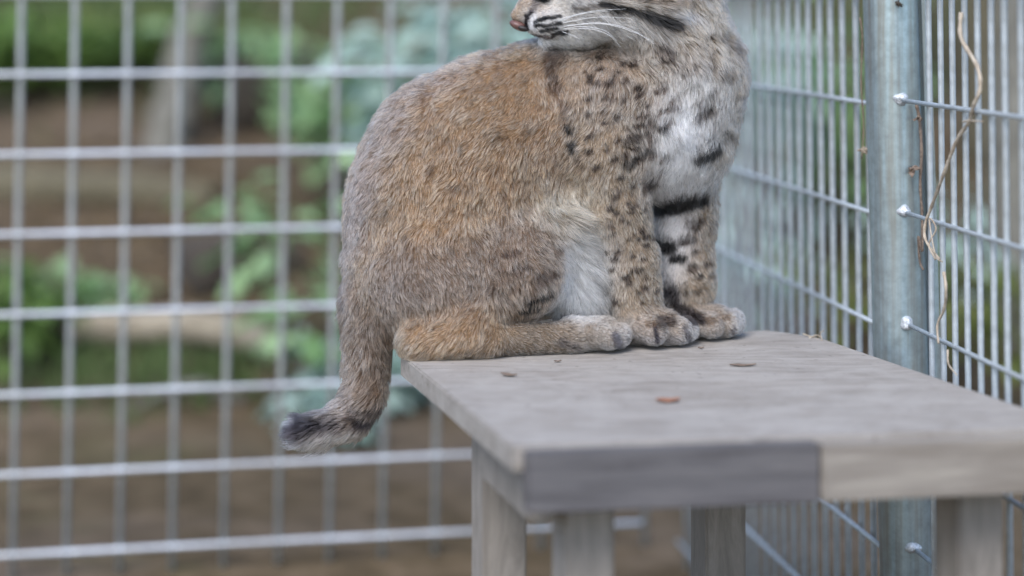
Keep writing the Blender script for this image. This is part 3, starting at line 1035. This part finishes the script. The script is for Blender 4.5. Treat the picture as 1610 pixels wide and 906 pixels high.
# strokes: points, half-width px, colour, strength
STROKE = [
    ([(1030, 330), (1060, 325), (1103, 314)], 9, BLK, 1.0), ([(1096, 252), (1128, 240)], 6.5, BLK, .95), ([(1036, 388), (1052, 390)], 9, BLK, .9), ([(1058, 408), (1074, 409)], 5, BLK, .85), ([(1072, 380), (1090, 378)], 5, (60, 55, 55), .7), ([(1085, 355), (1092, 358)], 6, (80, 72, 70), .6),
    ([(1048, 460), (1056, 462)], 9, (50, 46, 48), .8), ([(1062, 480), (1078, 492), (1100, 502)], 7, (44, 38, 38), .8),
    ([(1100, 185), (1118, 178)], 7, BLK, .7), ([(1140, 215), (1146, 217)], 5, BLK, .6), ([(1040, 205), (1046, 203)], 6, BLK, .75), ([(1005, 200), (1025, 190)], 4, BLK, .6), ([(985, 230), (1010, 215)], 5, BLK, .65), ([(1005, 250), (1022, 240)], 6, BLK, .7), ([(985, 262), (998, 255)], 6, BLK, .7),
    ([(1050, 175), (1068, 172)], 4, (50, 44, 44), .6), ([(1100, 165), (1110, 150)], 4, (60, 52, 52), .5), ([(1015, 300), (1026, 292)], 6, (50, 40, 36), .7),
    ([(890, 200), (897, 210)], 3.2, BLK, .9), ([(894, 228), (900, 238)], 4.2, BLK, .95), ([(906, 250), (914, 268)], 3, (70, 56, 48), .6), ([(862, 95), (872, 140)], 7, (74, 60, 52), .65), ([(868, 82), (880, 92)], 8, (66, 54, 48), .6), ([(872, 140), (890, 190)], 4, (96, 76, 62), .5),  # black spots, plus the shoulder fold's shade painted as brown strokes
    ([(830, 478), (866, 466)], 2.4, BLK, .95), ([(820, 492), (846, 486)], 2.4, BLK, .9), ([(850, 445), (875, 432)], 2.6, (70, 56, 48), .8), ([(790, 405), (815, 398)], 2.4, (70, 56, 48), .8), ([(800, 430), (835, 420)], 2.4, (70, 56, 48), .7),
    # face stripes
    ([(945, 8), (985, 15), (1030, 30), (1048, 38)], 4, BLK, .9), ([(1020, 26), (1045, 36), (1066, 42)], 8, BLK, 1.0), ([(1000, -6), (1050, 4), (1090, 6)], 5, (92, 78, 66), .6), ([(905, 14), (940, 10)], 3, (60, 52, 48), .7), ([(965, 22), (978, 24)], 3, BLK, .7),
    ([(840, 34), (860, 29), (882, 26)], 2.1, BLK, 1.0), ([(843, 42), (862, 40), (884, 37)], 2.0, BLK, 1.0), ([(850, 50), (868, 47), (876, 46)], 1.8, BLK, .95), ([(868, 56), (880, 52), (892, 52)], 2.4, BLK, .9),
    ([(826, 48), (829, 24), (838, 18)], 2.2, (24, 20, 22), .95), ([(828, 52), (848, 57), (868, 60)], 2.2, (48, 40, 40), .8), ([(845, 2), (838, 14)], 4, (92, 82, 80), .6), ([(846, -6), (858, -2)], 5, BLK, 1.0),
    ([(1040, 78), (1055, 84)], 6, (50, 44, 44), .7), ([(1120, 58), (1130, 64)], 5, (90, 80, 72), .6), ([(1150, 70), (1162, 84)], 6, (70, 60, 54), .6), ([(1060, 108), (1100, 112)], 8, (120, 106, 94), .5), ([(1130, 120), (1150, 116)], 6, (100, 88, 78), .5),
    # tail bars
    ([(575, 650), (600, 640)], 5, (52, 46, 46), .7), ([(560, 668), (590, 662)], 5, (44, 40, 44), .8), ([(545, 655), (560, 650)], 5, (66, 58, 56), .6),
    # paws: dark marks, and toe-crease shade painted as lines
    ([(1030, 512), (1034, 538)], 3, (52, 48, 54), .8), ([(1078, 518), (1086, 540)], 3, (56, 52, 58), .7), ([(1020, 508), (1058, 502)], 4, (92, 70, 50), .6), ([(1040, 506), (1056, 505)], 6, (44, 36, 34), .7), ([(968, 528), (974, 545)], 4, (64, 62, 72), .7), ([(885, 540), (910, 546)], 5, (70, 66, 68), .6), ([(1115, 505), (1145, 498)], 4, (96, 76, 58), .6), ([(1155, 518), (1158, 532)], 3, (70, 66, 70), .7),
]
# scattered small spots: region polygons (px box), count, size range
def boxspots(x0, y0, x1, y1, n, s0, s1, col=(48, 38, 32), st=.75, tilt=(-12, 4)):
    pts = []
    tries = 0
    while len(pts) < n and tries < 4000:
        tries += 1
        x, y = random.uniform(x0, x1), random.uniform(y0, y1)
        if all((x - a_) ** 2 + (y - b_) ** 2 > (s1 * 2.9) ** 2 for a_, b_ in pts):
            pts.append((x, y))
            s = random.uniform(s0, s1)
            STROKE.append(([(x - s, y + s * .4), (x + s, y - s * .4)], s, col, st * random.uniform(.7, 1.1)))


boxspots(952, 290, 1032, 485, 44, 1.6, 3.1, st=1.1)
boxspots(920, 90, 1060, 285, 60, 1.6, 3.1, st=1.05)
boxspots(1075, 340, 1130, 470, 12, 2.4, 4.0)
boxspots(770, 390, 880, 460, 16, 2, 3.6, col=(70, 54, 44), st=.65)
boxspots(560, 200, 860, 420, 60, 2.2, 3.4, col=(96, 72, 54), st=.5)
boxspots(1060, 85, 1165, 240, 16, 3, 5, st=.5)

Sseg = []
for pts, w, col, st in STROKE:
    hp = [hit(*p) for p in pts]
    for a_, b_ in zip(hp[:-1], hp[1:]):
        Sseg.append((a_, b_, w * 2.8 / F, np.array(lin(col)), st))
Pp = []
for px, py, rx, ry, an, col, st in PATCH:
    h_ = hit(px, py)
    Pp.append((h_, rx * 2.8 / F, ry * 2.8 / F, R(-an), np.array(lin(col)), st))

ALB = .92


def coat(p, paint=True):
    """albedo, fur length, lift, comb and curl at skin points p (n,3)"""
    n_ = len(p)
    w = np.zeros((n_, NPR), np.float32)
    for i, q in enumerate(PR):
        w[:, i] = prim_d(q, p)
    w = np.exp(-np.clip(w, -.004, None) / .007)
    w /= w.sum(1, keepdims=True) + 1e-9
    col = w @ np.array([q['col'] for q in PR])
    ln_ = w @ np.array([q['ln'] for q in PR])
    lf = w @ np.array([q['lift'] for q in PR])
    cb = w @ np.array([q['comb'] for q in PR])
    if not paint:
        return col, ln_, lf, cb
    pj = p + (np.stack([vnoise(p, .012), vnoise(p + 3, .012), vnoise(p + 7, .012)], 1) - .5) * .012
    for c, rx, ry, an, cc, st in Pp:
        dx = pj[:, 0] - c[0]; dz = pj[:, 2] - c[2]
        u = (dx * math.cos(an) + dz * math.sin(an)) / rx; v_ = (-dx * math.sin(an) + dz * math.cos(an)) / ry
        near_ = np.clip(2.0 - np.abs(p[:, 1] - c[1]) / .028, 0, 1)
        m_ = np.exp(-(u * u + v_ * v_) ** 1.3 * .9) * st * near_
        col = col * (1 - m_[:, None]) + cc * m_[:, None]
    pj = p + (np.stack([vnoise(p, .006), vnoise(p + 3, .006), vnoise(p + 7, .006)], 1) - .5) * .005
    for a_, b_, hw, cc, st in Sseg:
        ex_ = b_[0] - a_[0]; ez_ = b_[2] - a_[2]
        x = pj[:, 0] - a_[0]; z = pj[:, 2] - a_[2]
        t = np.clip((x * ex_ + z * ez_) / (ex_ * ex_ + ez_ * ez_ + 1e-12), 0, 1)
        dd = np.hypot(x - t * ex_, z - t * ez_)
        near_ = np.abs(p[:, 1] - a_[1]) < .05
        m_ = np.clip(2.0 - dd / hw, 0, 1) * min(1, st * 1.25) * near_
        col = col * (1 - m_[:, None]) + cc * m_[:, None]
    return col, ln_, lf, cb


# skin colour
col, _, _, _ = coat(V.astype(np.float64))
ca = me.color_attributes.new('coat', 'FLOAT_COLOR', 'POINT')
ca.data.foreach_set('color', np.concatenate([col * .75, np.ones((len(V), 1))], 1).astype(np.float32).reshape(-1))
b = NB('skin_under_fur')
at_ = b.n('ShaderNodeAttribute', attribute_name='coat')
M['skin'] = b.set(Base_Color=at_.outputs['Color'], Roughness=.9, Specular_IOR_Level=.1)
cat = link('bobcat', me, M['skin'])
tag(cat, 'spotted brown bobcat sitting on the platform with its head turned over its shoulder', 'bobcat')

# --- fur
NS = 380000
KP = 5
T = np.concatenate([Q[:, [0, 1, 2]], Q[:, [0, 2, 3]]])
A_, B_, C_ = V[T[:, 0]], V[T[:, 1]], V[T[:, 2]]
cr = np.cross(B_ - A_, C_ - A_)
area = np.linalg.norm(cr, axis=1)
# the short-haired face and paws carry denser fur
cen = (A_ + B_ + C_) / 3
dens = 1.0 + 2.2 * (((cen[:, 2] > .45) & (cen[:, 0] > -.02) & (cen[:, 0] < .14) & (cen[:, 1] < 2.9))) + 1.2 * ((cen[:, 2] < .05) & (cen[:, 0] > .08))
pr_ = area * dens
ti = rng.choice(len(T), NS, p=pr_ / pr_.sum())
r1 = np.sqrt(rng.random(NS)); r2 = rng.random(NS)
root = A_[ti] * (1 - r1)[:, None] + B_[ti] * (r1 * (1 - r2))[:, None] + C_[ti] * (r1 * r2)[:, None]
eps = .0025
gN = np.stack([sdf(root + np.eye(3)[i] * eps) - sdf(root - np.eye(3)[i] * eps) for i in range(3)], 1)
gN /= np.linalg.norm(gN, axis=1, keepdims=True) + 1e-9
_, ln_, lf, cb = coat(root, False)
cb = cb - gN * (cb * gN).sum(1, keepdims=True)
cb /= np.linalg.norm(cb, axis=1, keepdims=True) + 1e-6
# swirl the combing with noise so the coat lies in tufts
tw = (vnoise(root, .05) - .5) * 1.0 + (vnoise(root + 5, .018) - .5) * 1.1
sd_ = np.cross(gN, cb)
cb = cb * np.cos(tw)[:, None] + sd_ * np.sin(tw)[:, None]
lf = lf * (.7 + .7 * vnoise(root + 11, .015))
stray = np.where(rng.random(NS) < .035, .32, .09)
dirv = cb * np.cos(lf)[:, None] + gN * np.sin(lf)[:, None] + rng.normal(0, 1, (NS, 3)) * stray[:, None]
dirv /= np.linalg.norm(dirv, axis=1, keepdims=True)
L_ = ln_ * (.6 + .65 * rng.random(NS)) * (.6 + .8 * vnoise(root + 2, .016))
# keep hair out of the board: shorten what would run below the platform top
tip = root + dirv * L_[:, None]
# clumps
NG = 30000
gi = rng.choice(NS, NG, replace=False)
kd = kdtree.KDTree(NG)
for i, g_ in enumerate(gi):
    kd.insert(root[g_], i)
kd.balance()
near_g = np.fromiter((kd.find(p)[1] for p in root), dtype=np.int64, count=NS)
gt = tip[gi][near_g]
gr = root[gi][near_g]
clump = np.clip(.5 * (.35 + rng.random(NS)), 0, .75)
far_ = np.linalg.norm(gr - root, axis=1)
clump = clump * np.clip(1 - far_ / .009, 0, 1)
tip = tip * (1 - clump)[:, None] + gt * clump[:, None]
col = coat(root * .35 + tip * .65)[0]
pts = np.zeros((NS, KP, 3))
curl_n = rng.normal(0, 1, (NS, 3)) * (.05 * L_)[:, None]
for k in range(KP):
    t = k / (KP - 1)
    base = root * (1 - t) + tip * t
    bow = gN * (L_ * .13 * 4 * t * (1 - t))[:, None]
    pts[:, k] = base + bow + curl_n * (t * t - t * .3)
on_board = (pts[:, :, 0] > -.19)
pts[:, :, 2] = np.where(on_board & (pts[:, :, 2] < .0012), .0012, pts[:, :, 2])
keep = ~((root[:, 2] < .0012) & (root[:, 0] > -.19))
# colour along each hair: dark root, banded shaft, some dark and some pale tips
gcol = np.clip(rng.normal(1.0, .30, NG), .42, 1.75)[near_g]
ghue = rng.normal(0, .045, NG)[near_g]
lum = col.mean(1)
sat_ok = np.clip((col[:, 0] - col[:, 2]) / (lum + 1e-6), 0, 1)
c = col * (gcol * rng.normal(1, .10, NS))[:, None]
c[:, 0] *= 1 + ghue * sat_ok * 2; c[:, 2] *= 1 - ghue * sat_ok * 2
kind_ = rng.random(NS)
darktip = (kind_ < .28) & (ln_ > .012)
paletip = (kind_ > .80)
cc = np.zeros((NS, KP, 4), np.float32)
prof = np.array([.14, .42, .88, 1.16, 1.2])  # root end darkened beyond the banding, imitating occlusion in the gaps
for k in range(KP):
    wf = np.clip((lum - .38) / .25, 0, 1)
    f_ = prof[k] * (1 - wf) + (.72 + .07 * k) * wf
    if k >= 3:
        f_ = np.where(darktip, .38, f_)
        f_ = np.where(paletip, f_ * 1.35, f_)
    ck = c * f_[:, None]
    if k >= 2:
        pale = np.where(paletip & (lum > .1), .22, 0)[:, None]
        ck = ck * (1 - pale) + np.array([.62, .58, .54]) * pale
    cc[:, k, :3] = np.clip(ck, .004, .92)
cc[..., 3] = 1
rad0 = np.clip(.00015 + ln_ * .009, .0002, .00036) * (.75 + .5 * rng.random(NS))
prof_r = np.array([.9, 1.0, .9, .65, .2])
rad = rad0[:, None] * prof_r[None]
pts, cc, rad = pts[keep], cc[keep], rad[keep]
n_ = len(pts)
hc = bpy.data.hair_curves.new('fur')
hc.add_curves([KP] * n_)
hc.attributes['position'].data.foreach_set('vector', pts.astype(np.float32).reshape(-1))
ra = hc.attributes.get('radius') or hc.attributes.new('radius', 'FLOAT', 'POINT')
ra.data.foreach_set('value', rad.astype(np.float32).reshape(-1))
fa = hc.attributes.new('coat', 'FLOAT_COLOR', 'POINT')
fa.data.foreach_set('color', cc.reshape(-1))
m = bpy.data.materials.new('fur'); m.use_nodes = True
t_ = m.node_tree; t_.nodes.clear()
at_ = t_.nodes.new('ShaderNodeAttribute'); at_.attribute_name = 'coat'
hb = t_.nodes.new('ShaderNodeBsdfHairPrincipled')
hb.parametrization = 'COLOR'
hb.inputs['Roughness'].default_value = .45
hb.inputs['Radial Roughness'].default_value = .55
hb.inputs['Coat'].default_value = 0
ou = t_.nodes.new('ShaderNodeOutputMaterial')
t_.links.new(at_.outputs['Color'], hb.inputs['Color'])
t_.links.new(hb.outputs[0], ou.inputs[0])
hc.materials.append(m)
fur = bpy.data.objects.new('fur', hc)
COL.objects.link(fur)
fur.parent = cat


# --- eyes, nose, whiskers
def ball(name, c, r, mat, sc=(1, 1, 1), rot=(0, 0, 0), sub=3):
    bm = bmesh.new()
    bmesh.ops.create_icosphere(bm, subdivisions=sub, radius=r)
    me_ = bpy.data.meshes.new(name); bm.to_mesh(me_); bm.free()
    o_ = link(name, me_, mat, cat, c, smooth=True)
    o_.scale = sc
    o_.rotation_euler = rot
    return o_


b = NB('eye_amber')
M['eye'] = b.set(Base_Color=(.10, .07, .025), Roughness=.05)
b = NB('nose_pink')
f_ = b.noise(b.coord(), 500, 3)
M['nose'] = b.set(Base_Color=b.ramp(f_, [(.3, (.085, .042, .038)), (.7, (.17, .085, .075))]), Roughness=.35)
b.bump(f_, .4, .001)
b = NB('nostril_dark')
M['nostril'] = b.set(Base_Color=(.012, .009, .009), Roughness=.5)
b = NB('whisker_white')
M['whisker'] = b.set(Base_Color=(.85, .85, .86), Roughness=.4)
ball('eye', P(856, -14, 2.797), .0135, M['eye'])
ball('eye', P(856, -14, 2.875), .0135, M['eye'])
ball('nose_pad', P(816, 41, 2.821), .012, M['nose'], (1.35, 1.1, .62), (0, R(24), 0))
ball('nostril', P(823, 45, 2.8085), .006, M['nostril'], (1.5, .8, .75), (0, R(15), 0))
ball('nostril', P(821, 44, 2.8335), .0052, M['nostril'], (1.6, .8, .8), (0, R(15), 0))
for k, pl in enumerate([[(880, 30), (930, 18), (985, 14)], [(885, 36), (940, 27), (992, 29)], [(886, 42), (940, 36), (990, 46), (1030, 70)], [(888, 46), (930, 46), (958, 56), (976, 74)],
                        [(884, 46), (915, 42), (950, 48), (970, 64)], [(878, 34), (915, 22), (960, 17)], [(884, 50), (900, 56), (912, 62)], [(890, 40), (950, 38), (1000, 52), (1028, 66)]]):
    nn = len(pl)
    pts_ = [P(x, y, 2.785 - .085 * (i / (nn - 1)) ** .7) for i, (x, y) in enumerate(pl)]
    path = catmull(pts_, 6)
    link('whisker', tube_mesh('whisker', path, [.00042 * (1 - .8 * i / (len(path) - 1)) for i in range(len(path))], 6), M['whisker'], cat)
    if k < 5:
        far_p = [Vector((p.x, 2 * 2.825 - p.y, p.z)) for p in path]
        link('whisker', tube_mesh('whisker', far_p, [.00042 * (1 - .8 * i / (len(path) - 1)) for i in range(len(path))], 6), M['whisker'], cat)
